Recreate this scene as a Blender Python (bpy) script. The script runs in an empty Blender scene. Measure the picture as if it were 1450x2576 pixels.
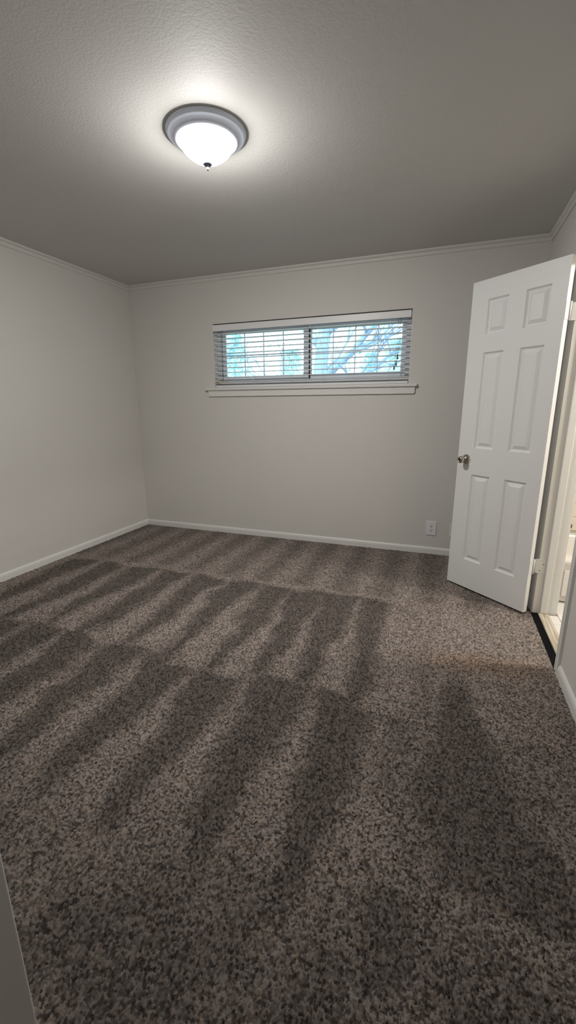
import bpy, bmesh, math, random
import numpy as np
from mathutils import Vector, Matrix

random.seed(4)
scene = bpy.context.scene
col = scene.collection

# ------------------------------------------------------------------ camera
# x along the back wall (left wall x=0), y into the room (back wall y=0), z up, metres
CAM = (3.0557, -3.7775, 1.2689)
YAW, PITCH, ROLL, FPX = 0.34999, 0.24196, -0.0049, 1064.67
cam_d = bpy.data.cameras.new('camera')
cam_d.sensor_fit = 'VERTICAL'
cam_d.sensor_height = 36.0
cam_d.lens = FPX * 36.0 / 2576.0
cam_d.clip_start = 0.02
cam_d.clip_end = 200
cam = bpy.data.objects.new('camera', cam_d)
col.objects.link(cam)
fwd = Vector((-math.sin(YAW) * math.cos(PITCH), math.cos(YAW) * math.cos(PITCH), -math.sin(PITCH)))
rgt = Vector((math.cos(YAW), math.sin(YAW), 0))
upv = rgt.cross(fwd)
r2 = rgt * math.cos(ROLL) + upv * math.sin(ROLL)
u2 = r2.cross(fwd)
m = Matrix.Identity(4)
for i in range(3):
    m[i][0], m[i][1], m[i][2], m[i][3] = r2[i], u2[i], -fwd[i], CAM[i]
cam.matrix_world = m
scene.camera = cam

# ------------------------------------------------------------------ world, exposure
world = bpy.data.worlds.new('overcast_sky')
scene.world = world
world.use_nodes = True
bg = world.node_tree.nodes['Background']
bg.inputs['Color'].default_value = (0.80, 0.93, 1.0, 1)
bg.inputs['Strength'].default_value = 4.2
scene.view_settings.view_transform = 'Standard'
scene.view_settings.look = 'None'
scene.view_settings.exposure = 0.0
scene.view_settings.gamma = 1.0
scene.view_settings.use_curve_mapping = False

LAMP_EMIT = 455.0          # bedroom ceiling lamp glass
LAMP_COLOR = (1.0, 0.975, 0.945)
BATH_EMIT = 470.0          # bathroom ceiling lamp glass
BATH_COLOR = (1.0, 0.94, 0.87)


# ------------------------------------------------------------------ materials
def mat(name, color, rough=0.6, metal=0.0, bump=0.0, bscale=200.0, var=0.0, vscale=3.0, spec=0.5, coords='Object',
        emit=0.0, ecol=None):
    mt = bpy.data.materials.new(name)
    mt.use_nodes = True
    nt = mt.node_tree
    b = nt.nodes['Principled BSDF']
    b.inputs['Base Color'].default_value = (*color, 1)
    b.inputs['Roughness'].default_value = rough
    b.inputs['Metallic'].default_value = metal
    b.inputs['Specular IOR Level'].default_value = spec
    tc = None
    if bump or var:
        tc = nt.nodes.new('ShaderNodeTexCoord')
    if var:
        n = nt.nodes.new('ShaderNodeTexNoise')
        n.inputs['Scale'].default_value = vscale
        n.inputs['Detail'].default_value = 4
        nt.links.new(tc.outputs[coords], n.inputs['Vector'])
        r = nt.nodes.new('ShaderNodeValToRGB')
        r.color_ramp.elements[0].position = 0.3
        r.color_ramp.elements[1].position = 0.7
        r.color_ramp.elements[0].color = (*[max(0, c * (1 - var)) for c in color], 1)
        r.color_ramp.elements[1].color = (*[min(1, c * (1 + var)) for c in color], 1)
        nt.links.new(n.outputs['Fac'], r.inputs['Fac'])
        nt.links.new(r.outputs['Color'], b.inputs['Base Color'])
    if bump:
        n = nt.nodes.new('ShaderNodeTexNoise')
        n.inputs['Scale'].default_value = bscale
        n.inputs['Detail'].default_value = 3
        nt.links.new(tc.outputs[coords], n.inputs['Vector'])
        bp = nt.nodes.new('ShaderNodeBump')
        bp.inputs['Strength'].default_value = bump
        bp.inputs['Distance'].default_value = 0.002
        nt.links.new(n.outputs['Fac'], bp.inputs['Height'])
        nt.links.new(bp.outputs['Normal'], b.inputs['Normal'])
    if emit:
        b.inputs['Emission Color'].default_value = (*(ecol or color), 1)
        b.inputs['Emission Strength'].default_value = emit
    return mt


M = {}
M['wall'] = mat('wall_paint', (0.665, 0.645, 0.612), 0.6, bump=0.35, bscale=160, var=0.012, vscale=2.0, spec=0.3)
M['ceiling'] = mat('ceiling_paint', (0.60, 0.59, 0.57), 0.65, bump=0.35, bscale=110, var=0.012, vscale=2.0, spec=0.3)
M['trim'] = mat('trim_paint', (0.74, 0.735, 0.71), 0.45, bump=0.08, bscale=60)
M['crown'] = mat('crown_paint', (0.66, 0.65, 0.62), 0.5, bump=0.08, bscale=60)
M['door'] = mat('door_paint', (0.76, 0.765, 0.76), 0.42, bump=0.06, bscale=90)
M['blind'] = mat('blind_vinyl', (0.80, 0.80, 0.81), 0.4)
M['cord'] = mat('blind_cord', (0.72, 0.72, 0.72), 0.8)
M['tassel'] = mat('tassel_brown', (0.10, 0.06, 0.06), 0.5)
M['tassel_light'] = mat('tassel_cream', (0.55, 0.48, 0.36), 0.5)
M['frame'] = mat('window_vinyl', (0.76, 0.77, 0.80), 0.45)
M['gasket'] = mat('gasket_black', (0.015, 0.015, 0.02), 0.7)
M['nickel'] = mat('brushed_nickel', (0.74, 0.80, 0.93), 0.45, metal=0.15, bump=0.05, bscale=400)  # lens flare's blue partly put into the metal colour
M['finial'] = mat('finial_nickel', (0.11, 0.12, 0.15), 0.5, metal=0.0)
M['knob'] = mat('satin_nickel', (0.52, 0.47, 0.42), 0.2, metal=1.0)
M['knob_dark'] = mat('knob_recess', (0.06, 0.05, 0.05), 0.4, metal=0.6)
M['plate'] = mat('outlet_plastic', (0.78, 0.78, 0.80), 0.35)
M['slot'] = mat('outlet_slot', (0.01, 0.01, 0.01), 0.8)
M['slab'] = mat('subfloor', (0.08, 0.07, 0.06), 0.9)
M['strip'] = mat('black_strip', (0.004, 0.004, 0.0055), 0.85, bump=0.3, bscale=300, spec=0.1)
M['tile'] = mat('floor_tile_glaze', (0.78, 0.76, 0.71), 0.25, var=0.02, vscale=9)
M['walltile'] = mat('wall_tile_glaze', (0.76, 0.70, 0.60), 0.2, var=0.02, vscale=7)
M['grout'] = mat('grout', (0.42, 0.38, 0.33), 0.9)
M['wallgrout'] = mat('wall_grout', (0.66, 0.60, 0.51), 0.9)
M['tub'] = mat('tub_enamel', (0.80, 0.78, 0.74), 0.18)
M['bathwall'] = mat('bath_paint', (0.70, 0.67, 0.60), 0.6, bump=0.3, bscale=150)
M['purple'] = mat('purple_plastic', (0.16, 0.08, 0.13), 0.4)
M['bark'] = mat('bark', (0.34, 0.43, 0.60), 0.9, bump=0.8, bscale=30, var=0.2, vscale=9)  # pale blue of lens flare put into the bark colour
M['leaf'] = mat('leaf', (0.42, 0.70, 0.78), 0.7, var=0.3, vscale=4)  # cyan wash of lens flare put into the leaf colour
M['leaf2'] = mat('leaf_pale', (0.55, 0.80, 0.86), 0.7, var=0.3, vscale=4)  # paler leaf, same flare wash in its colour
M['grass'] = mat('lawn', (0.20, 0.26, 0.14), 0.95, var=0.3, vscale=3)
M['stucco'] = mat('exterior_stucco', (0.5, 0.5, 0.48), 0.9, bump=0.4, bscale=80)


def emit_mat(name, color, strength):
    mt = bpy.data.materials.new(name)
    mt.use_nodes = True
    nt = mt.node_tree
    b = nt.nodes['Principled BSDF']
    b.inputs['Base Color'].default_value = (0.85, 0.85, 0.83, 1)
    b.inputs['Roughness'].default_value = 0.25
    b.inputs['Emission Color'].default_value = (*color, 1)
    # the bulb's hot spot sits low in the bowl, the glass near the rim is dimmer
    tc = nt.nodes.new('ShaderNodeTexCoord')
    sp = nt.nodes.new('ShaderNodeSeparateXYZ')
    mr = nt.nodes.new('ShaderNodeMapRange')
    mr.inputs['From Min'].default_value = -0.050
    mr.inputs['From Max'].default_value = -0.114
    mr.inputs['To Min'].default_value = strength * 0.04
    mr.inputs['To Max'].default_value = strength
    nt.links.new(tc.outputs['Object'], sp.inputs[0])
    nt.links.new(sp.outputs['Z'], mr.inputs['Value'])
    nt.links.new(mr.outputs['Result'], b.inputs['Emission Strength'])
    return mt


def glass_mat():
    mt = bpy.data.materials.new('window_glass')
    mt.use_nodes = True
    nt = mt.node_tree
    for n in list(nt.nodes):
        nt.nodes.remove(n)
    out = nt.nodes.new('ShaderNodeOutputMaterial')
    tr = nt.nodes.new('ShaderNodeBsdfTransparent')
    tr.inputs['Color'].default_value = (0.86, 0.95, 1.0, 1)
    gl = nt.nodes.new('ShaderNodeBsdfGlossy')
    gl.inputs['Roughness'].default_value = 0.03
    fr = nt.nodes.new('ShaderNodeFresnel')
    fr.inputs['IOR'].default_value = 1.45
    mx = nt.nodes.new('ShaderNodeMixShader')
    nt.links.new(fr.outputs[0], mx.inputs[0])
    nt.links.new(tr.outputs[0], mx.inputs[1])
    nt.links.new(gl.outputs[0], mx.inputs[2])
    nt.links.new(mx.outputs[0], out.inputs['Surface'])
    return mt


M['glass'] = glass_mat()


def wood_mat():
    mt = bpy.data.materials.new('worn_threshold_wood')
    mt.use_nodes = True
    nt = mt.node_tree
    b = nt.nodes['Principled BSDF']
    tc = nt.nodes.new('ShaderNodeTexCoord')
    mp = nt.nodes.new('ShaderNodeMapping')
    mp.inputs['Scale'].default_value = (60, 3, 20)
    n = nt.nodes.new('ShaderNodeTexNoise')
    n.inputs['Scale'].default_value = 1.5
    n.inputs['Detail'].default_value = 6
    r = nt.nodes.new('ShaderNodeValToRGB')
    r.color_ramp.elements[0].position = 0.34
    r.color_ramp.elements[1].position = 0.6
    r.color_ramp.elements[0].color = (0.34, 0.27, 0.18, 1)
    r.color_ramp.elements[1].color = (0.60, 0.55, 0.46, 1)
    nt.links.new(tc.outputs['Object'], mp.inputs['Vector'])
    nt.links.new(mp.outputs[0], n.inputs['Vector'])
    nt.links.new(n.outputs['Fac'], r.inputs['Fac'])
    nt.links.new(r.outputs['Color'], b.inputs['Base Color'])
    b.inputs['Roughness'].default_value = 0.6
    return mt


M['wood'] = wood_mat()


def carpet_mat():
    mt = bpy.data.materials.new('carpet_yarn')
    mt.use_nodes = True
    nt = mt.node_tree
    b = nt.nodes['Principled BSDF']
    a = nt.nodes.new('ShaderNodeAttribute')
    a.attribute_name = 'yarn'
    nt.links.new(a.outputs['Color'], b.inputs['Base Color'])
    b.inputs['Roughness'].default_value = 1.0
    b.inputs['Specular IOR Level'].default_value = 0.05
    b.inputs['Sheen Weight'].default_value = 0.08
    return mt


M['carpet'] = carpet_mat()


# ------------------------------------------------------------------ builders
def tag(o, label=None, cat=None, group=None, kind=None):
    if label: o['label'] = label
    if cat: o['category'] = cat
    if group: o['group'] = group
    if kind: o['kind'] = kind
    return o


def empty(name, loc=(0, 0, 0), rz=0.0):
    o = bpy.data.objects.new(name, None)
    col.objects.link(o)
    o.location = loc
    o.rotation_euler = (0, 0, rz)
    o.empty_display_size = 0.05
    return o


def link_mesh(name, me, parent=None, loc=None, rot=None):
    o = bpy.data.objects.new(name, me)
    col.objects.link(o)
    if loc is not None: o.location = loc
    if rot is not None: o.rotation_euler = rot
    if parent: o.parent = parent
    return o


def obj(name, bm, mt, parent=None, smooth=False, loc=None, rot=None, recalc=True):
    if recalc:
        bmesh.ops.recalc_face_normals(bm, faces=bm.faces)
    me = bpy.data.meshes.new(name)
    bm.to_mesh(me)
    bm.free()
    me.materials.append(M[mt] if isinstance(mt, str) else mt)
    if smooth:
        for p in me.polygons:
            p.use_smooth = True
    return link_mesh(name, me, parent, loc, rot)


def NB():
    return bmesh.new()


def box(bm, x0, x1, y0, y1, z0, z1, bevel=0.0, seg=2):
    r = bmesh.ops.create_cube(bm, size=1.0)
    vs = r['verts']
    for v in vs:
        v.co = Vector(((x0 + x1) / 2 + v.co.x * (x1 - x0), (y0 + y1) / 2 + v.co.y * (y1 - y0), (z0 + z1) / 2 + v.co.z * (z1 - z0)))
    if bevel:
        es = set()
        for v in vs:
            for e in v.link_edges:
                es.add(e)
        bmesh.ops.bevel(bm, geom=list(es), offset=bevel, segments=seg, affect='EDGES', profile=0.5)
    return bm


def lathe(bm, prof, axis='z', n=48, origin=(0, 0, 0)):
    """prof: list of (r, h); axis z or y (h along axis)."""
    rings = []
    O = Vector(origin)
    for r, h in prof:
        ring = []
        if r < 1e-6:
            p = Vector((0, 0, h)) if axis == 'z' else Vector((0, h, 0))
            ring = [bm.verts.new(O + p)]
        else:
            for k in range(n):
                a = 2 * math.pi * k / n
                p = Vector((r * math.cos(a), r * math.sin(a), h)) if axis == 'z' else Vector((r * math.cos(a), h, r * math.sin(a)))
                ring.append(bm.verts.new(O + p))
        rings.append(ring)
    for a, b in zip(rings[:-1], rings[1:]):
        for k in range(n):
            k2 = (k + 1) % n
            if len(a) == 1 and len(b) == 1: continue
            if len(a) == 1: bm.faces.new((a[0], b[k], b[k2]))
            elif len(b) == 1: bm.faces.new((a[k], a[k2], b[0]))
            else: bm.faces.new((a[k], a[k2], b[k2], b[k]))
    return bm


def tube(bm, pts, radii, n=8, cap=True):
    pts = [Vector(p) for p in pts]
    rings = []
    for i, p in enumerate(pts):
        d = (pts[min(i + 1, len(pts) - 1)] - pts[max(i - 1, 0)]).normalized()
        ref = Vector((0, 0, 1)) if abs(d.z) < 0.9 else Vector((1, 0, 0))
        a = d.cross(ref).normalized()
        b = d.cross(a).normalized()
        r = radii[i] if hasattr(radii, '__len__') else radii
        rings.append([bm.verts.new(p + a * r * math.cos(2 * math.pi * k / n) + b * r * math.sin(2 * math.pi * k / n)) for k in range(n)])
    for A, B in zip(rings[:-1], rings[1:]):
        for k in range(n):
            bm.faces.new((A[k], A[(k + 1) % n], B[(k + 1) % n], B[k]))
    if cap:
        bm.faces.new(rings[0][::-1])
        bm.faces.new(rings[-1])
    return bm


def run(bm, prof, p0, p1, inward, m0=0.0, m1=0.0):
    """extrude a profile [(d,z)] along p0->p1 (xy), d measured along 'inward'; m0/m1 mitre factors."""
    p0 = Vector((*p0, 0)); p1 = Vector((*p1, 0))
    inn = Vector((*inward, 0))
    d = (p1 - p0).normalized()
    A = [bm.verts.new(p0 + inn * q + d * q * m0 + Vector((0, 0, z))) for q, z in prof]
    B = [bm.verts.new(p1 + inn * q - d * q * m1 + Vector((0, 0, z))) for q, z in prof]
    n = len(prof)
    for k in range(n):
        bm.faces.new((A[k], A[(k + 1) % n], B[(k + 1) % n], B[k]))
    bm.faces.new(A[::-1])
    bm.faces.new(B)
    return bm


def struct(o):
    o['kind'] = 'structure'
    return o


# ------------------------------------------------------------------ room shell
W, H, D = 3.667, 2.44, -3.43      # room width, height, front wall face
NX = 2.425                       # left side of the entry nook
YB = -5.1                        # far end of the nook behind the camera
WO = dict(x0=0.925, x1=2.747, z0=1.445, z1=2.031)          # window opening
DO = dict(y0=-1.600, y1=-0.935, z1=2.065)                  # rough door opening

b = NB(); box(b, -0.12, 0, -3.55, 0.16, -0.05, H)
struct(tag(obj('wall_left', b, 'wall'), 'plain light grey painted wall on the left'))
b = NB()
box(b, 0, WO['x0'], 0, 0.16, -0.05, H); box(b, WO['x1'], 3.79, 0, 0.16, -0.05, H)
box(b, WO['x0'], WO['x1'], 0, 0.16, -0.05, WO['z0']); box(b, WO['x0'], WO['x1'], 0, 0.16, WO['z1'], H)
struct(tag(obj('wall_back', b, 'wall'), 'light grey painted wall with the high window'))
b = NB()
box(b, W, 3.79, DO['y1'], 0, -0.05, H); box(b, W, 3.79, YB, DO['y0'], -0.05, H)
box(b, W, 3.79, DO['y0'], DO['y1'], DO['z1'], H)
struct(tag(obj('wall_right', b, 'wall'), 'light grey wall with the bathroom doorway'))
b = NB()
RC = 0.007
ply = [(0, D - 0.12), (0, D)] + [(NX - RC + RC * math.sin(math.radians(a)), D - RC + RC * math.cos(math.radians(a))) for a in (0, 22.5, 45, 67.5, 90)] + [(NX, YB), (NX - 0.12, YB), (NX - 0.12, D - 0.12)]
lo = [b.verts.new((x, y, -0.05)) for x, y in ply]; hi = [b.verts.new((x, y, H)) for x, y in ply]
b.faces.new(lo[::-1]); b.faces.new(hi)
for k in range(len(ply)):
    b.faces.new((lo[k], lo[(k + 1) % len(ply)], hi[(k + 1) % len(ply)], hi[k]))
struct(tag(obj('wall_front', b, 'wall'), 'end of the painted wall beside the room entry, lower left'))
b = NB(); box(b, NX - 0.12, 3.79, YB - 0.12, YB, -0.05, H)
struct(obj('wall_entry_back', b, 'wall'))
b = NB(); box(b, -0.12, 3.79, YB - 0.12, 0.16, H, H + 0.1)
struct(tag(obj('ceiling', b, 'ceiling'), 'textured grey-white painted ceiling'))

# crown moulding
CP = [(0, 2.396), (0.009, 2.396), (0.012, 2.400), (0.0135, 2.416), (0.011, 2.421), (0.017, 2.424), (0.024, 2.428), (0.026, 2.434), (0.026, 2.44), (0, 2.44)]
for i, (p0, p1, inn, m0, m1) in enumerate([
        ((0, D), (0, 0), (1, 0), 1, 1), ((0, 0), (W, 0), (0, -1), 1, 1), ((W, 0), (W, YB), (-1, 0), 1, 1),
        ((NX, D), (0, D), (0, 1), -1, 1)]):
    b = NB(); run(b, CP, p0, p1, inn, m0, m1)
    struct(tag(obj('trim_%d' % (i + 1), b, 'crown'), 'thin painted crown moulding along the ' + ['left', 'window', 'right', 'entry'][i] + ' wall'))

# baseboards
BP = [(0, 0), (0.013, 0), (0.013, 0.040), (0.011, 0.053), (0.006, 0.062), (0, 0.064)]
b = NB(); run(b, BP, (0, D), (0, 0), (1, 0), 1, 1); struct(tag(obj('baseboard_left', b, 'trim'), 'white baseboard along the left wall'))
b = NB(); run(b, BP, (0, 0), (W, 0), (0, -1), 1, 1); struct(tag(obj('baseboard_back', b, 'trim'), 'white baseboard under the window wall'))
b = NB(); run(b, BP, (W, -1.648), (W, YB), (-1, 0), 0, 1); run(b, BP, (W, 0), (W, -0.884), (-1, 0), 1, 0)
struct(tag(obj('baseboard_right', b, 'trim'), 'white baseboard beside the bathroom doorway'))
b = NB(); run(b, BP, (NX, D), (0, D), (0, 1), -1, 1); struct(obj('baseboard_front', b, 'trim'))
b = NB(); run(b, BP, (NX, YB), (NX, D), (1, 0), 1, -1); struct(obj('baseboard_entry', b, 'trim'))

# ------------------------------------------------------------------ floor and carpet pile
b = NB(); box(b, -0.12, W + 0.035, YB, 0.0, -0.06, -0.004)
floor = struct(tag(obj('floor', b, 'slab'), 'speckled brown-grey carpet with vacuum stripes'))


def hash2(i, j, s):
    h = (i.astype(np.int64) * 374761393 + j.astype(np.int64) * 668265263 + int(s) * 2147483629) & 0xFFFFFFFF
    h = ((h ^ (h >> 13)) * 1274126177) & 0xFFFFFFFF
    h = ((h ^ (h >> 16)) * 2246822519) & 0xFFFFFFFF
    h = h ^ (h >> 15)
    return (h & 0xFFFFFF) / float(0x1000000)


def vnoise(x, y, s):
    i, j = np.floor(x), np.floor(y)
    fx, fy = x - i, y - j
    fx = fx * fx * (3 - 2 * fx); fy = fy * fy * (3 - 2 * fy)
    return ((hash2(i, j, s) * (1 - fx) + hash2(i + 1, j, s) * fx) * (1 - fy)
            + (hash2(i, j + 1, s) * (1 - fx) + hash2(i + 1, j + 1, s) * fx) * fy)


def sstep(a, b_, v):
    t = np.clip((v - a) / (b_ - a), 0, 1)
    return t * t * (3 - 2 * t)


ROW1 = [0.25, 0.56, 0.86, 1.16, 1.46, 1.75, 2.03, 2.27, 2.49, 2.74, 3.05]
ROW2 = [0.30, 0.62, 0.93, 1.24, 1.54, 1.84, 2.14, 2.44, 2.75, 3.08, 3.50]


def lay(x, y):
    """pile lay left by the vacuum, with near falloff and door light painted in: 1 where the pile leans away (dark wedge), 0 where it leans towards the entry."""
    jx = (vnoise(x * 7, y * 5, 1) - 0.5) * 0.07 + (vnoise(x * 18, y * 9, 31) - 0.5) * 0.04 + (vnoise(x * 60, y * 60, 32) - 0.5) * 0.03
    jy = (vnoise(x * 6, y * 6, 2) - 0.5) * 0.16
    d = np.zeros_like(x)
    for xs, y0, ln, w in ((ROW1, -1.10, 1.08, 0.135), (ROW2, -2.12, 0.95, 0.15)):
        t = (y0 - y - jy) / ln
        inrow = sstep(-0.02, 0.05, t) * (1 - sstep(0.92, 1.08, t))
        for k, xc in enumerate(xs):
            ww = w * (1 - 0.72 * np.clip(t, 0, 1)) + 0.005
            d = np.maximum(d, inrow * (1 - sstep(ww - 0.055, ww + 0.045, np.abs(x + jx - xc - 0.04 * (t - 0.5)))))
    # back row: faint
    t = -y / 1.1
    back = (0.35 + 0.3 * np.sin(x * 2 * math.pi / 0.3 + 0.8)) * (1 - sstep(0.9, 1.02, t))
    near = sstep(2.65, 3.15, -y) * (0.62 + 0.38 * sstep(0.36, 0.66, vnoise(x * 4.0, y * 4.0, 5) * 0.6 + vnoise(x * 9, y * 9, 6) * 0.4))  # footprint blotches over painted vignette and lamp falloff near the camera
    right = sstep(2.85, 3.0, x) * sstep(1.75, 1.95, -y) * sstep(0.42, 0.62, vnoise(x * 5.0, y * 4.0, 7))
    d = d * (1 - 0.6 * sstep(2.85, 3.1, x)) * (1 - 0.8 * sstep(2.75, 3.0, x) * (1 - sstep(1.70, 1.85, -y)))  # wedges lightened by the door, painting in more of the bathroom's light pool
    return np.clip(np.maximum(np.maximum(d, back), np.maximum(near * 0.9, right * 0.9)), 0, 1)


def carpet(name, x0, x1, y0, y1, step, tuft):
    nx = int(round((x1 - x0) / step)) + 1
    ny = int(round((y1 - y0) / step)) + 1
    X, Y = np.meshgrid(np.linspace(x0, x1, nx), np.linspace(y0, y1, ny))
    x, y = X.ravel(), Y.ravel()
    ci, cj = np.floor(x / tuft), np.floor(y / tuft)
    best = np.full(x.shape, 9.0); second = np.full(x.shape, 9.0)
    bi = np.zeros_like(x); bj = np.zeros_like(x)
    for di in (-1, 0, 1):
        for dj in (-1, 0, 1):
            i, j = ci + di, cj + dj
            px = (i + 0.5 + (hash2(i, j, 11) - 0.5) * 0.85) * tuft
            py = (j + 0.5 + (hash2(i, j, 12) - 0.5) * 0.85) * tuft
            dd = np.hypot(x - px, y - py)
            cl = dd < best
            second = np.where(cl, best, np.minimum(second, dd))
            best = np.where(cl, dd, best)
            bi = np.where(cl, i, bi); bj = np.where(cl, j, bj)
    hr = hash2(bi, bj, 21)
    tone = hash2(bi, bj, 22)
    tint = hash2(bi, bj, 23)
    L = lay(x, y)
    cap = sstep(0.0, 0.55, (second - best) / tuft)
    hgt = (0.0045 + 0.0045 * hr) * cap * np.clip(1.05 - 0.5 * (best / tuft) ** 2, 0, 1)
    lean = 0.22 * (2 * L - 1)
    edge = ((x - x0 < 1e-6) | (x1 - x < 1e-6) | (y - y0 < 1e-6) | (y1 - y < 1e-6))
    xo = x + np.where(edge, 0, (hash2(bi, bj, 24) - 0.5) * 0.6 * hgt)
    yo = y + np.where(edge, 0, (lean + (hash2(bi, bj, 25) - 0.5) * 0.5) * hgt)
    co = np.empty((nx * ny, 3), np.float32)
    co[:, 0], co[:, 1], co[:, 2] = xo, yo, 0.0005 + hgt
    # random tuft tone, dark brown to pale beige; dark tufts stand in for shaded gaps
    k = 0.06 + 0.94 * tone
    dark = np.array([0.032, 0.025, 0.021]); pale = np.array([0.375, 0.318, 0.282])
    c3 = dark + (pale - dark) * k[:, None]
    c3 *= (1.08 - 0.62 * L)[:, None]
    c3[:, 0] *= 1 + 0.10 * (tint - 0.5); c3[:, 2] *= 1 - 0.14 * (tint - 0.5)
    # warm edge of the doorway light patch, painted into the carpet colour
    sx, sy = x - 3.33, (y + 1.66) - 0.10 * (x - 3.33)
    edge_tint = np.exp(-(sx / 0.30) ** 4 - (sy / 0.085) ** 2) * (0.6 + 0.4 * vnoise(x * 14, y * 14, 41))
    c3 *= 1 + edge_tint[:, None] * np.array([0.03, -0.12, -0.26])
    me = bpy.data.meshes.new(name)
    q = (np.arange(ny - 1)[:, None] * nx + np.arange(nx - 1)[None, :]).ravel()
    faces = np.stack([q, q + 1, q + nx + 1, q + nx], 1).astype(np.int32)
    nf = len(faces)
    me.vertices.add(nx * ny); me.vertices.foreach_set('co', co.ravel())
    me.loops.add(nf * 4); me.loops.foreach_set('vertex_index', faces.ravel())
    me.polygons.add(nf)
    me.polygons.foreach_set('loop_start', np.arange(0, nf * 4, 4, dtype=np.int32))
    me.polygons.foreach_set('loop_total', np.full(nf, 4, np.int32))
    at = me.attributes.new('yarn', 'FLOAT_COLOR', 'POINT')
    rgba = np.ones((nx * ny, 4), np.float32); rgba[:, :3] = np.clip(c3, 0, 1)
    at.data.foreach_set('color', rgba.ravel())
    me.update(calc_edges=True); me.validate()
    me.polygons.foreach_set('use_smooth', np.ones(nf, bool))
    me.materials.append(M['carpet'])
    o = link_mesh(name, me, floor)
    tag(o, 'dense speckled taupe and dark brown cut pile with pale vacuum wedges', kind='stuff')
    return o


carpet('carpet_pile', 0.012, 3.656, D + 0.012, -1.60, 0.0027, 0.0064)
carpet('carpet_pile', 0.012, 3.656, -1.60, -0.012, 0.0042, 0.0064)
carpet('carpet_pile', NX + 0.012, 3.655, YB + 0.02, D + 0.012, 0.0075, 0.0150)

# ------------------------------------------------------------------ bathroom door frame
fr = struct(tag(empty('trim_5', (W, -1.26, 0)), 'white painted frame of the bathroom doorway'))


def local(o, parent):
    """o was built in world coordinates; hang it under parent without moving it."""
    o.parent = parent
    o.matrix_parent_inverse = Matrix.Translation(parent.location).inverted() if parent.rotation_euler.z == 0 else parent.matrix_basis.inverted()
    return o


JY0, JY1 = -1.580, -0.955     # clear opening
b = NB(); box(b, 3.662, 3.792, JY1, DO['y1'], 0.004, 2.045, 0.002, 1); local(obj('jamb', b, 'trim'), fr)
b = NB(); box(b, 3.662, 3.792, DO['y0'], JY0, 0.004, 2.045, 0.002, 1); local(obj('jamb', b, 'trim'), fr)
b = NB(); box(b, 3.662, 3.792, DO['y0'], DO['y1'], 2.045, DO['z1'], 0.002, 1); local(obj('head_jamb', b, 'trim'), fr)
b = NB(); box(b, 3.705, 3.745, JY1 - 0.012, JY1, 0.010, 2.045, 0.005, 3); local(obj('door_stop', b, 'trim'), fr)
b = NB(); box(b, 3.705, 3.745, JY0, JY0 + 0.012, 0.010, 2.045, 0.005, 3); local(obj('door_stop', b, 'trim'), fr)
b = NB(); box(b, 3.705, 3.745, JY0 + 0.012, JY1 - 0.012, 2.033, 2.045, 0.003, 2); local(obj('door_stop', b, 'trim'), fr)


def casing(bm, y_in, y_out, x_face, sx, z0, z1):
    """vertical casing board with a stepped profile; y_in is the edge at the opening."""
    s = 1 if y_out > y_in else -1
    w = abs(y_out - y_in)
    prof = [(0, 0), (0, 0.008), (0.003, 0.0105), (0.012, 0.0105), (0.015, 0.006), (0.022, 0.005), (0.030, 0.008), (0.034, 0.012), (w - 0.012, 0.015), (w - 0.003, 0.015), (w, 0.013), (w, 0)]
    A = [bm.verts.new((x_face + sx * t, y_in + s * q, z0)) for q, t in prof]
    B = [bm.verts.new((x_face + sx * t, y_in + s * q, z1)) for q, t in prof]
    n = len(prof)
    for k in range(n):
        bm.faces.new((A[k], A[(k + 1) % n], B[(k + 1) % n], B[k]))
    bm.faces.new(A); bm.faces.new(B[::-1])


for yin, yout in ((JY1 + 0.006, JY1 + 0.066), (JY0 - 0.006, JY0 - 0.066)):
    b = NB(); casing(b, yin, yout, W, -1, 0.004, 2.05); local(obj('casing', b, 'trim'), fr)
    b = NB(); casing(b, yin, yout, 3.79, 1, 0.010, 2.05); local(obj('casing', b, 'trim'), fr)
b = NB(); box(b, W - 0.013, W, JY0 - 0.066, JY1 + 0.066, 2.051, 2.111, 0.003, 2); local(obj('casing', b, 'trim'), fr)
b = NB(); box(b, 3.79, 3.803, JY0 - 0.066, JY1 + 0.066, 2.051, 2.111, 0.003, 2); local(obj('casing', b, 'trim'), fr)

# floor pieces in the doorway
b = NB(); box(b, 3.640, 3.698, JY0 - 0.015, JY1 + 0.015, -0.004, 0.0015)
struct(tag(obj('trim_6', b, 'strip'), 'black gap strip between carpet and bathroom threshold'))
b = NB(); box(b, 3.697, 3.754, JY0, JY1 - 0.002, -0.004, 0.010, 0.003, 2)
struct(tag(obj('trim_7', b, 'wood'), 'worn wooden threshold in the bathroom doorway'))

# ------------------------------------------------------------------ six panel door, open into the room
hv = Vector((3.604, -1.005)); uv = Vector((-0.74529, 0.66675))
door = struct(tag(empty('door_1', (hv.x, hv.y, 0), math.atan2(uv.y, uv.x)), 'white six-panel door standing open into the room'))
# local: +x to the free edge, visible face at local y=0 (faces +y local), thickness to -y
DW, DT, DZ0, DZ1 = 0.598, 0.035, 0.018, 2.026
USPL = [0.0, 0.088, 0.230, 0.338, 0.477, DW]
ZSPL = [DZ0, 0.223, 0.824, 1.000, 1.600, 1.706, 1.910, DZ1]
holes = {(i, j) for i in (1, 3) for j in (1, 3, 5)}
FY, BY = 0.0, -DT
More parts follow.
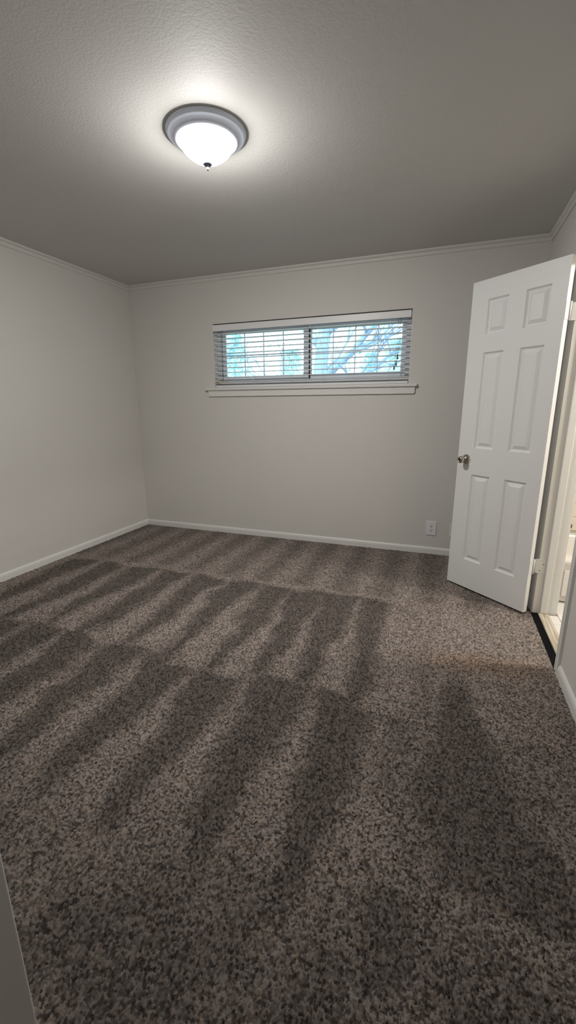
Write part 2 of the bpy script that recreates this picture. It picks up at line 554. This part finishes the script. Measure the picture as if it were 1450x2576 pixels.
# facing: which local side does the camera see?
cl = (Vector((CAM[0], CAM[1])) - hv)
side = 1 if (-uv.y * cl.x + uv.x * cl.y) > 0 else -1
FY, BY = 0.0, -side * DT
b = NB()
for yy in (FY, BY):
    g = {}
    for i, u in enumerate(USPL):
        for j, z in enumerate(ZSPL):
            g[i, j] = b.verts.new((u, yy, z))
    for i in range(len(USPL) - 1):
        for j in range(len(ZSPL) - 1):
            if (i, j) not in holes:
                b.faces.new((g[i, j], g[i + 1, j], g[i + 1, j + 1], g[i, j + 1]))
for (ua, za, ub, zb) in ((0, DZ0, DW, DZ0), (DW, DZ0, DW, DZ1), (DW, DZ1, 0, DZ1), (0, DZ1, 0, DZ0)):
    b.faces.new([b.verts.new(p) for p in ((ua, FY, za), (ub, FY, zb), (ub, BY, zb), (ua, BY, za))])
obj('slab', b, 'door', door, recalc=True)
for (i, j) in sorted(holes):
    u0, u1, z0, z1 = USPL[i], USPL[i + 1], ZSPL[j], ZSPL[j + 1]
    b = NB()
    for yy, s in ((FY, side), (BY, -side)):
        rings = []
        for ins, dep in ((0, 0), (0.002, 0.0045), (0.008, 0.0110), (0.012, 0.0125), (0.017, 0.0125), (0.035, 0.0030), (0.0365, 0.0020)):
            y = yy - s * dep
            rings.append([b.verts.new(p) for p in ((u0 + ins, y, z0 + ins), (u1 - ins, y, z0 + ins), (u1 - ins, y, z1 - ins), (u0 + ins, y, z1 - ins))])
        for A, B in zip(rings[:-1], rings[1:]):
            for k in range(4):
                b.faces.new((A[k], A[(k + 1) % 4], B[(k + 1) % 4], B[k]))
        b.faces.new(rings[-1])
    obj('panel', b, 'door', door, recalc=False)
# knobs, both faces
for yy, s in ((FY, side), (BY, -side)):
    kb = NB()
    prof = [(0.0, 0.022), (0.012, 0.022), (0.011, 0.030), (0.0115, 0.034), (0.018, 0.038), (0.0235, 0.045), (0.0245, 0.052), (0.022, 0.060), (0.0165, 0.0655), (0.012, 0.067), (0.0115, 0.0655), (0, 0.0655)]
    k = obj('knob', lathe(kb, [(r, h * s) for r, h in prof], 'y', 36), 'knob', door, True, loc=(0.530, yy, 0.922))
    rb = NB()
    obj('rosette', lathe(rb, [(r, h * s) for r, h in [(0.034, 0.0), (0.034, 0.003), (0.032, 0.007), (0.026, 0.013), (0.018, 0.020), (0.0125, 0.024), (0, 0.024)]], 'y', 36), 'knob', k, True)
    cb = NB()
    obj('lock_button', lathe(cb, [(r, h * s) for r, h in [(0.0095, 0.0652), (0.0095, 0.0662), (0.0055, 0.0662), (0.0055, 0.0690), (0, 0.0690)]], 'y', 20), 'knob_dark', k, True)
# painted hinges: leaf on the door's hinge edge + knuckle + leaf on the jamb
for zc in (0.317, 1.760):
    hb = NB()
    box(hb, -0.0018, 0.0, min(FY, BY) + 0.004, max(FY, BY) + 0.0, zc - 0.045, zc + 0.045)
    hg = obj('hinge', hb, 'door', door); tag(hg, 'white painted hinge')
    kb = NB()
    lathe(kb, [(0, zc - 0.047), (0.0055, zc - 0.047), (0.0055, zc + 0.047), (0, zc + 0.047)], 'z', 14, (-0.004, BY - side * 0.004, 0))
    obj('knuckle', kb, 'door', hg, True)
    sb = NB()
    for du, dz in ((0.010, 0.03), (0.022, 0.0), (0.010, -0.03)):
        lathe(sb, [(0.0, 0), (0.003, 0), (0.002, -0.0008), (0, -0.0008)], 'z', 10, (0, 0, 0))
        for v in sb.verts:
            if not v.tag:
                x, y, z = v.co
                v.co = Vector((-0.0018 + z, BY * du / DT + y, zc + dz + x)); v.tag = True
    obj('screw', sb, 'trim', hg)
    jb = NB(); box(jb, 3.645, 3.697, JY1 - 0.0016, JY1, zc - 0.045, zc + 0.045, 0.0006, 1)
    jl = local(obj('hinge_leaf', jb, 'trim'), fr)
    s2 = NB()
    for k, (dx, dz) in enumerate(((3.688, 0.012), (3.672, -0.028))):
        lathe(s2, [(0.0032, 0.0), (0.0032, -0.0006), (0, -0.0006)], 'y', 10, (dx, JY1 - 0.0016, zc + dz))
    o = obj('screw_hole', s2, 'knob_dark'); o.parent = jl

# ------------------------------------------------------------------ window
win = struct(tag(empty('window_1', (1.836, 0, WO['z0'])), 'wide sliding window with white grid bars, high on the back wall'))
X0, X1, Z0, Z1 = WO['x0'], WO['x1'], WO['z0'], WO['z1']


def wpart(name, mt, boxes, bevel=0.0, smooth=False):
    b_ = NB()
    for bx in boxes:
        box(b_, *bx, bevel)
    return local(obj(name, b_, mt, smooth=smooth), win)


# painted returns of the opening
wpart('reveal', 'trim', [(X0, X0 + 0.004, 0.001, 0.085, Z0, Z1)])
wpart('reveal', 'trim', [(X1 - 0.004, X1, 0.001, 0.085, Z0, Z1)])
# outer frame
wpart('frame', 'frame', [(X0, X0 + 0.040, 0.085, 0.155, Z0, Z1), (X1 - 0.048, X1, 0.085, 0.155, Z0, Z1),
                         (X0 + 0.040, X1 - 0.048, 0.085, 0.155, Z1 - 0.055, Z1), (X0 + 0.040, X1 - 0.048, 0.085, 0.155, Z0, Z0 + 0.075)])
wpart('weatherstrip', 'gasket', [(0.966, 0.973, 0.108, 0.140, 1.525, 1.970)])
wpart('weatherstrip', 'gasket', [(1.847, 1.855, 0.112, 0.140, 1.525, 1.970)])


def sash(x0, x1, y0, y1, sl, sr):
    zb, zt = 1.520, 1.976
    st = wpart('sash', 'frame', [(x0, x0 + sl, y0, y1, zb, zt), (x1 - sr, x1, y0, y1, zb, zt),
                                 (x0 + sl, x1 - sr, y0, y1, zt - 0.030, zt), (x0 + sl, x1 - sr, y0, y1, zb, zb + 0.040)])
    gx0, gx1, gz0, gz1 = x0 + sl, x1 - sr, zb + 0.040, zt - 0.030
    yg = (y0 + y1) / 2
    inv = None
    b_ = NB(); box(b_, gx0, gx1, yg - 0.0015, yg + 0.0015, gz0, gz1)
    p = obj('pane', b_, 'glass'); p.parent = st
    for k in range(1, 4):
        xx = gx0 + (gx1 - gx0) * k / 4
        b_ = NB(); box(b_, xx - 0.0045, xx + 0.0045, yg - 0.008, yg - 0.002, gz0, gz1)
        q = obj('muntin', b_, 'frame'); q.parent = st
    zz = (gz0 + gz1) / 2
    b_ = NB(); box(b_, gx0, gx1, yg - 0.009, yg - 0.003, zz - 0.0055, zz + 0.0055)
    q = obj('muntin', b_, 'frame'); q.parent = st
    return st


sash(0.974, 1.846, 0.098, 0.118, 0.040, 0.047)
sash(1.856, 2.699, 0.122, 0.142, 0.014, 0.040)
# stool and apron
b = NB(); box(b, 0.838, 2.815, -0.034, 0.001, 1.432, 1.456, 0.006, 3); box(b, X0 + 0.002, X1 - 0.002, -0.01, 0.085, 1.436, 1.456)
local(obj('sill', b, 'trim'), win)
b = NB()
pr = [(0.866, 1.385), (0.870, 1.379), (0.878, 1.377), (2.786, 1.377), (2.794, 1.379), (2.798, 1.385), (2.800, 1.432), (0.862, 1.432)]
F1 = [b.verts.new((x, -0.017, z)) for x, z in pr]; F0 = [b.verts.new((x, -0.0, z)) for x, z in pr]
b.faces.new(F1); b.faces.new(F0[::-1])
for k in range(len(pr)):
    b.faces.new((F1[k], F1[(k + 1) % len(pr)], F0[(k + 1) % len(pr)], F0[k]))
local(obj('apron', b, 'trim'), win)

# ------------------------------------------------------------------ window blind
bl = tag(empty('window_blind', (1.836, 0.03, 1.458)), 'white horizontal slat blind lowered and open inside the high window', 'blind')


def bpart(name, mt, bm, parent=None, smooth=False):
    o = obj(name, bm, mt, smooth=smooth)
    if parent is None:
        return local(o, bl)
    o.parent = parent
    return o


BX0, BX1 = 0.936, 2.738
b = NB(); box(b, 0.930, 2.737, -0.006, 0.006, 1.966, 2.021, 0.003, 2)
val = bpart('valance', 'blind', b)
b = NB(); box(b, 0.940, 2.732, 0.008, 0.058, 1.978, 2.012, 0.002, 1); bpart('headrail', 'blind', b)


def slat_mesh():
    me_b = NB()
    n = 6
    top, bot = [], []
    for k in range(n + 1):
        t = k / n
        y = -0.0245 + 0.049 * t
        z = 0.0032 * (1 - (2 * t - 1) ** 2)
        top.append((y, z + 0.0021)); bot.append((y, z - 0.0021))
    prof = top + bot[::-1]
    hx = (BX1 - BX0) / 2
    A = [me_b.verts.new((-hx, y, z)) for y, z in prof]; B = [me_b.verts.new((hx, y, z)) for y, z in prof]
    nn = len(prof)
    for k in range(nn):
        me_b.faces.new((A[k], A[(k + 1) % nn], B[(k + 1) % nn], B[k]))
    me_b.faces.new(A[::-1]); me_b.faces.new(B)
    bmesh.ops.recalc_face_normals(me_b, faces=me_b.faces)
    me = bpy.data.meshes.new('slat'); me_b.to_mesh(me); me_b.free()
    me.materials.append(M['blind'])
    return me


sm = slat_mesh()
zs = [1.9450 - 0.0434 * k for k in range(10)] + [1.5130, 1.4955]
for z in zs:
    o = link_mesh('slat', sm, bl, loc=(0, 0.003, z - 1.458 - 0.0005))
    o.rotation_euler = (math.radians(random.uniform(-2, 1)), math.radians(random.uniform(-0.06, 0.06)), 0)
b = NB(); box(b, BX0, BX1, 0.008, 0.058, 1.4585, 1.4800, 0.004, 2); bpart('bottom_rail', 'blind', b)
for xc in (1.06, 1.33, 1.70, 2.00, 2.28, 2.58):
    b = NB()
    tube(b, [(xc, 0.0055, 1.470), (xc, 0.0055, 1.984)], 0.0009, 5)
    tube(b, [(xc, 0.0605, 1.470), (xc, 0.0605, 1.984)], 0.0009, 5)
    bpart('ladder_cord', 'cord', b)
# lift cords with tassels near the right end
for dx, zt, xx in ((0.0, 1.655, 2.640), (0.018, 1.605, 2.630), (0.03, 1.575, 2.616)):
    b = NB()
    tube(b, [(xx + 0.02, -0.004, 1.968), (xx + 0.018, -0.007, 1.86), (xx + 0.022, -0.008, 1.76), (xx + 0.006, -0.008, zt + 0.03)], 0.0014, 6)
    lc = bpart('lift_cord', 'tassel', b)
    b = NB()
    lathe(b, [(0, zt + 0.032), (0.003, zt + 0.031), (0.0045, zt + 0.02), (0.0075, zt + 0.004), (0.0075, zt - 0.002), (0.005, zt - 0.005), (0, zt - 0.005)], 'z', 14, (xx + 0.006, -0.008, 0))
    bpart('tassel', 'tassel', b, lc, True)
for k, zt in enumerate((1.512, 1.500)):
    xx = 0.965 + 0.018 * k
    b = NB(); tube(b, [(xx, -0.004, 1.968), (xx, -0.007, 1.75), (xx + 0.004, -0.008, zt + 0.03)], 0.0010, 6)
    lc = bpart('tilt_cord', 'cord', b)
    b = NB()
    lathe(b, [(0, zt + 0.032), (0.003, zt + 0.031), (0.0050, zt + 0.02), (0.009, zt + 0.004), (0.009, zt - 0.002), (0.005, zt - 0.006), (0, zt - 0.006)], 'z', 14, (xx + 0.004, -0.010, 0))
    bpart('tassel', 'tassel_light', b, lc, True)


# ------------------------------------------------------------------ ceiling lamps
def dome_lamp(name, loc, label, emat):
    t = tag(empty(name, loc), label, 'ceiling light')     # origin on the ceiling, z down negative
    b_ = NB()
    lathe(b_, [(0, 0), (0.173, 0), (0.1745, -0.003), (0.173, -0.007), (0.169, -0.009), (0.1695, -0.013), (0.166, -0.016), (0.160, -0.018), (0.153, -0.022), (0.141, -0.030), (0.135, -0.036), (0.129, -0.038), (0.1235, -0.036), (0.1235, -0.030), (0, -0.030)], 'z', 72)
    obj('pan', b_, 'nickel', t, True)
    b_ = NB()
    pr_ = [(0.1205, -0.031), (0.1205, -0.036)]
    for k in range(1, 15):
        tt = math.sin(math.radians(90 * k / 14))
        pr_.append((0.1205 * (1 - tt ** 1.6) ** (1 / 1.6) if k < 14 else 0.0, -0.036 - 0.081 * tt))
    lathe(b_, pr_, 'z', 64)
    obj('glass_dome', b_, emat, t, True)
    b_ = NB()
    lathe(b_, [(0, -0.1150), (0.0210, -0.1130), (0.0220, -0.1160), (0.0195, -0.1205), (0.0095, -0.1245), (0.0045, -0.1275), (0.0042, -0.1310), (0.0060, -0.1340), (0.0064, -0.1375), (0.0045, -0.1410), (0, -0.1425)], 'z', 24)
    obj('finial', b_, 'finial', t, True)
    return t


dome_lamp('ceiling_lamp', (1.972, -1.831, H), 'lit white glass dome light with metal rim on the bedroom ceiling', emit_mat('lit_glass', LAMP_COLOR, LAMP_EMIT))

# ------------------------------------------------------------------ wall plates on the back wall
ou = tag(empty('wall_outlet', (3.012, 0, 0.238)), 'white duplex power outlet low on the wall left of the open door', 'outlet')
b = NB(); box(b, -0.042, 0.042, -0.0065, 0, -0.063, 0.063, 0.003, 2); obj('cover_plate', b, 'plate', ou)
for zc in (0.0205, -0.0205):
    b = NB(); lathe(b, [(0.017, -0.006), (0.017, -0.0078), (0, -0.0078)], 'y', 24)
    for v in b.verts:
        v.co.z = max(-0.0135, min(0.0135, v.co.z))
    so = obj('socket', b, 'plate', ou, loc=(0, 0, zc))
    b = NB()
    box(b, -0.0085, -0.0050, -0.0083, -0.0070, 0.001, 0.009); box(b, 0.0050, 0.0085, -0.0083, -0.0070, 0.001, 0.009)
    lathe(b, [(0.0035, -0.0070), (0.0035, -0.0083), (0, -0.0083)], 'y', 12, (0, 0, -0.0065))
    obj('slot', b, 'slot', so)
b = NB(); lathe(b, [(0.003, -0.0065), (0.003, -0.0074), (0, -0.0078)], 'y', 12); obj('screw', b, 'plate', ou)
jk = tag(empty('wall_jack', (3.200, 0, 0.236)), 'white wall plate mostly hidden behind the open door edge', 'wall plate')
b = NB(); box(b, -0.036, 0.036, -0.0065, 0, -0.058, 0.058, 0.003, 2); obj('cover_plate', b, 'plate', jk)
b = NB(); box(b, -0.007, 0.007, -0.0080, -0.006, -0.006, 0.008, 0.001, 1); obj('jack', b, 'slot', jk)

# ------------------------------------------------------------------ bathroom beyond the doorway
BXA, BXB, BYA = 3.79, 5.32, -2.60
b = NB(); box(b, BXA, BXB + 0.12, 0, 0.16, -0.05, H); wbb = struct(tag(obj('wall_bathroom_back', b, 'wallgrout'), 'cream tiled wall above the bathtub'))
b = NB(); box(b, BXB, BXB + 0.12, BYA - 0.12, 0, -0.05, H); struct(obj('wall_bathroom_right', b, 'bathwall'))
b = NB(); box(b, BXA, BXB, BYA - 0.12, BYA, -0.05, H); struct(obj('wall_bathroom_front', b, 'bathwall'))
b = NB(); box(b, BXA, BXB + 0.12, BYA - 0.12, 0.16, H, H + 0.1); struct(obj('ceiling_bathroom', b, 'bathwall'))
b = NB(); box(b, 3.698, BXB, BYA, 0, -0.06, 0.003); bfl = struct(tag(obj('floor_bathroom', b, 'grout'), 'small white square floor tiles in the bathroom'))
PT = 0.1105
b = NB(); box(b, -PT / 2 + 0.0014, PT / 2 - 0.0014, -PT / 2 + 0.0014, PT / 2 - 0.0014, 0, 0.0062, 0.0012, 1)
bmesh.ops.recalc_face_normals(b, faces=b.faces)
tm = bpy.data.meshes.new('floor_tile'); b.to_mesh(tm); b.free(); tm.materials.append(M['tile'])
xs_ = [3.805 + PT * (k + 0.5) for k in range(13)]
ys_ = [-0.972 + PT * (k + 0.5) for k in range(-14, 2)]
for x in xs_:
    for y in ys_:
        if BYA < y - PT / 2 and y + PT / 2 < -0.735:
            link_mesh('floor_tile', tm, bfl, loc=(x, y, 0.0028))
b = NB(); box(b, -0.0245, 0.0245, -PT / 2 + 0.0014, PT / 2 - 0.0014, 0, 0.0062, 0.0012, 1)
bmesh.ops.recalc_face_normals(b, faces=b.faces)
tm2 = bpy.data.meshes.new('floor_tile'); b.to_mesh(tm2); b.free(); tm2.materials.append(M['tile'])
for y in ys_:
    if JY0 < y - PT / 2 and y + PT / 2 < JY1 + 0.02:
        link_mesh('floor_tile', tm2, bfl, loc=(3.779, y - 0.004 if y + PT / 2 > JY1 else y, 0.0028))
# wall tiles
b = NB(); box(b, -PT / 2 + 0.0012, PT / 2 - 0.0012, -0.006, 0, -PT / 2 + 0.0012, PT / 2 - 0.0012, 0.0012, 1)
bmesh.ops.recalc_face_normals(b, faces=b.faces)
wm = bpy.data.meshes.new('wall_tile'); b.to_mesh(wm); b.free(); wm.materials.append(M['walltile'])
for i in range(13):
    for j in range(16):
        link_mesh('wall_tile', wm, wbb, loc=(3.800 + PT * (i + 0.5) + 0.015, 0, 0.319 + PT * (j + 0.5)))
# bathtub
tub = tag(empty('bathtub', (4.55, -0.375, 0.009)), 'white enamel bathtub beyond the bathroom doorway', 'bathtub')
TX0, TX1, TY0, TY1, TZ = 3.812, 5.30, -0.738, -0.010, 0.302
b = NB()


def rrect(x0, x1, y0, y1, r, z, n=6):
    out = []
    for cx, cy, a0 in ((x1 - r, y1 - r, 0), (x0 + r, y1 - r, 90), (x0 + r, y0 + r, 180), (x1 - r, y0 + r, 270)):
        for k in range(n + 1):
            a = math.radians(a0 + 90 * k / n)
            out.append(b.verts.new((cx + r * math.cos(a), cy + r * math.sin(a), z)))
    return out


loops = [rrect(TX0, TX1, TY0 + 0.016, TY1, 0.004, 0.010), rrect(TX0, TX1, TY0 + 0.016, TY1, 0.004, TZ - 0.04),
         rrect(TX0, TX1, TY0 + 0.002, TY1, 0.006, TZ - 0.028), rrect(TX0, TX1, TY0, TY1, 0.008, TZ - 0.012),
         rrect(TX0 + 0.006, TX1 - 0.006, TY0 + 0.008, TY1 - 0.006, 0.01, TZ),
         rrect(TX0 + 0.07, TX1 - 0.07, TY0 + 0.075, TY1 - 0.07, 0.10, TZ), rrect(TX0 + 0.08, TX1 - 0.08, TY0 + 0.085, TY1 - 0.08, 0.10, TZ - 0.012),
         rrect(TX0 + 0.14, TX1 - 0.12, TY0 + 0.13, TY1 - 0.12, 0.12, 0.07), rrect(TX0 + 0.2, TX1 - 0.18, TY0 + 0.19, TY1 - 0.18, 0.10, 0.05)]
for A, B in zip(loops[:-1], loops[1:]):
    n = len(A)
    for k in range(n):
        b.faces.new((A[k], A[(k + 1) % n], B[(k + 1) % n], B[k]))
b.faces.new(loops[-1])
local(obj('basin', b, 'tub', smooth=False), tub)
b = NB(); box(b, TX0 + 0.05, TX1 - 0.05, TY0 + 0.008, TY0 + 0.017, 0.045, TZ - 0.07, 0.006, 2)
local(obj('apron', b, 'tub'), tub)
hk = tag(empty('wall_hook', (4.048, -0.006, 0.356)), 'tiny dark purple hook on the cream tiles above the bathtub', 'hook')
b = NB(); lathe(b, [(0.010, 0), (0.010, -0.004), (0.006, -0.008), (0, -0.009)], 'y', 16); obj('suction_cup', b, 'purple', hk, True)
b = NB(); tube(b, [(0, -0.006, 0.018), (0, -0.008, 0.004), (0, -0.012, -0.010), (0, -0.020, -0.012), (0, -0.022, -0.004)], [0.002, 0.004, 0.005, 0.004, 0.003], 10); obj('hook', b, 'purple', hk, True)
dome_lamp('ceiling_lamp', (4.62, -1.36, H), 'warm glass dome light on the bathroom ceiling, out of view', emit_mat('lit_bath_glass', BATH_COLOR, BATH_EMIT))

# ------------------------------------------------------------------ outdoors, seen through the blind
b = NB(); box(b, -25, 25, 0.3, 60, -0.6, -0.5)
struct(obj('ground', b, 'grass'))


def leaf_cloud(bm, center, rad, n, size, squash=(1, 1, 1)):
    for _ in range(n):
        while True:
            p = Vector((random.uniform(-1, 1), random.uniform(-1, 1), random.uniform(-1, 1)))
            if p.length < 1: break
        p = Vector((p.x * rad * squash[0], p.y * rad * squash[1], p.z * rad * squash[2])) + Vector(center)
        a = Vector((random.gauss(0, 1), random.gauss(0, 1), random.gauss(0, 1))).normalized()
        c = a.cross(Vector((random.gauss(0, 1), random.gauss(0, 1), random.gauss(0, 1)))).normalized()
        s = size * random.uniform(0.6, 1.4)
        v = [bm.verts.new(p - a * s), bm.verts.new(p + c * s * 0.35), bm.verts.new(p + a * s), bm.verts.new(p - c * s * 0.35)]
        bm.faces.new(v)


def limb(bm, p0, direction, length, r0, depth, bend=0.25):
    p = Vector(p0); d = Vector(direction).normalized()
    pts, rad = [p.copy()], [r0]
    n = 5
    for k in range(n):
        d = (d + Vector((random.uniform(-bend, bend), random.uniform(-bend, bend), random.uniform(-bend * 0.5, bend)))).normalized()
        p = p + d * length / n
        pts.append(p.copy()); rad.append(r0 * (1 - 0.75 * (k + 1) / n))
    tube(bm, pts, rad, 7 if depth else 5)
    if depth > 0:
        for k in range(2, n + 1):
            for _ in range(2):
                dd = (d + Vector((random.uniform(-1, 1), random.uniform(-1, 1), random.uniform(-0.6, 0.9)))).normalized()
                limb(bm, pts[k], dd, length * random.uniform(0.35, 0.6), rad[k] * 0.6 + 0.004, depth - 1, bend)


# bare branching tree close to the window, right half
tr = tag(empty('bare_tree', (0.55, 5.2, -0.5)), 'leaning bare-branched tree close outside the right half of the window', 'tree')
b = NB(); tube(b, [(0, 0, 0), (0.02, 0, 1.6), (-0.03, 0, 2.6), (0.05, 0.05, 3.4), (0.0, 0.1, 4.6)], [0.20, 0.17, 0.15, 0.13, 0.08], 12)
obj('trunk', b, 'bark', tr, True)
for p0, dr, ln, r0 in (((0.0, 0, 2.3), (0.75, 0.0, 0.75), 2.2, 0.10), ((0.02, 0, 2.9), (-0.8, 0.1, 0.5), 2.2, 0.07), ((0.0, 0, 2.0), (1.0, -0.1, 0.25), 2.0, 0.07),
                      ((0.0, 0, 2.1), (-1, 0.2, 0.2), 2.0, 0.045), ((0.04, 0, 3.2), (0.9, 0, 0.5), 2.0, 0.06)):
    b = NB(); limb(b, p0, dr, ln, r0, 2); obj('branch', b, 'bark', tr, True)
b = NB()
for _ in range(26):
    leaf_cloud(b, (random.uniform(-1.6, 2.4), random.uniform(-0.4, 0.8), random.uniform(2.0, 3.9)), 0.35, 26, 0.05)
tag(obj('foliage', b, 'leaf2', tr, recalc=False), kind='stuff')
sp = tag(empty('young_tree', (1.30, 2.6, -0.5)), 'slim upright sapling outside the right window pane', 'tree')
b = NB(); tube(b, [(0, 0, 0), (0.03, 0, 1.5), (0.0, 0, 2.6), (0.04, 0, 3.8)], [0.045, 0.04, 0.035, 0.02], 10); obj('trunk', b, 'bark', sp, True)
b = NB(); limb(b, (0.02, 0, 2.3), (0.6, 0, 0.8), 1.3, 0.02, 2); limb(b, (0.02, 0, 2.6), (-0.6, 0, 0.8), 1.2, 0.02, 2); obj('branch', b, 'bark', sp, True)
# evergreens farther out, left half
for k, (x, y, h_, lab) in enumerate([(-3.4, 9.0, 3.9, 'dense pale evergreen outside the left window pane, leftmost one'), (-2.0, 10.5, 3.6, 'dense pale evergreen outside, second from the left through the blind'),
                                     (0.2, 13.5, 3.7, 'low pale evergreen outside behind the middle of the window'), (1.3, 11.5, 3.9, 'pale evergreen outside behind the bare tree on the right'),
                                     (2.9, 9.5, 3.9, 'pale evergreen outside the rightmost window panes')]):
    t = tag(empty('evergreen_tree', (x, y, -0.5)), lab, 'tree', 'evergreens outside the window')
    b = NB(); tube(b, [(0, 0, 0), (0.02, 0, h_ * 0.5), (0, 0, h_ * 0.95)], [0.10, 0.07, 0.02], 8); obj('trunk', b, 'bark', t, True)
    b = NB()
    for j in range(16):
        f = j / 15
        leaf_cloud(b, (0, 0, 0.5 + (h_ - 0.5) * f), 0.30 + 0.95 * (1 - f), 150, 0.075, (1, 1, 0.35))
    tag(obj('foliage', b, 'leaf' if k % 2 == 0 else 'leaf2', t, recalc=False), kind='stuff')
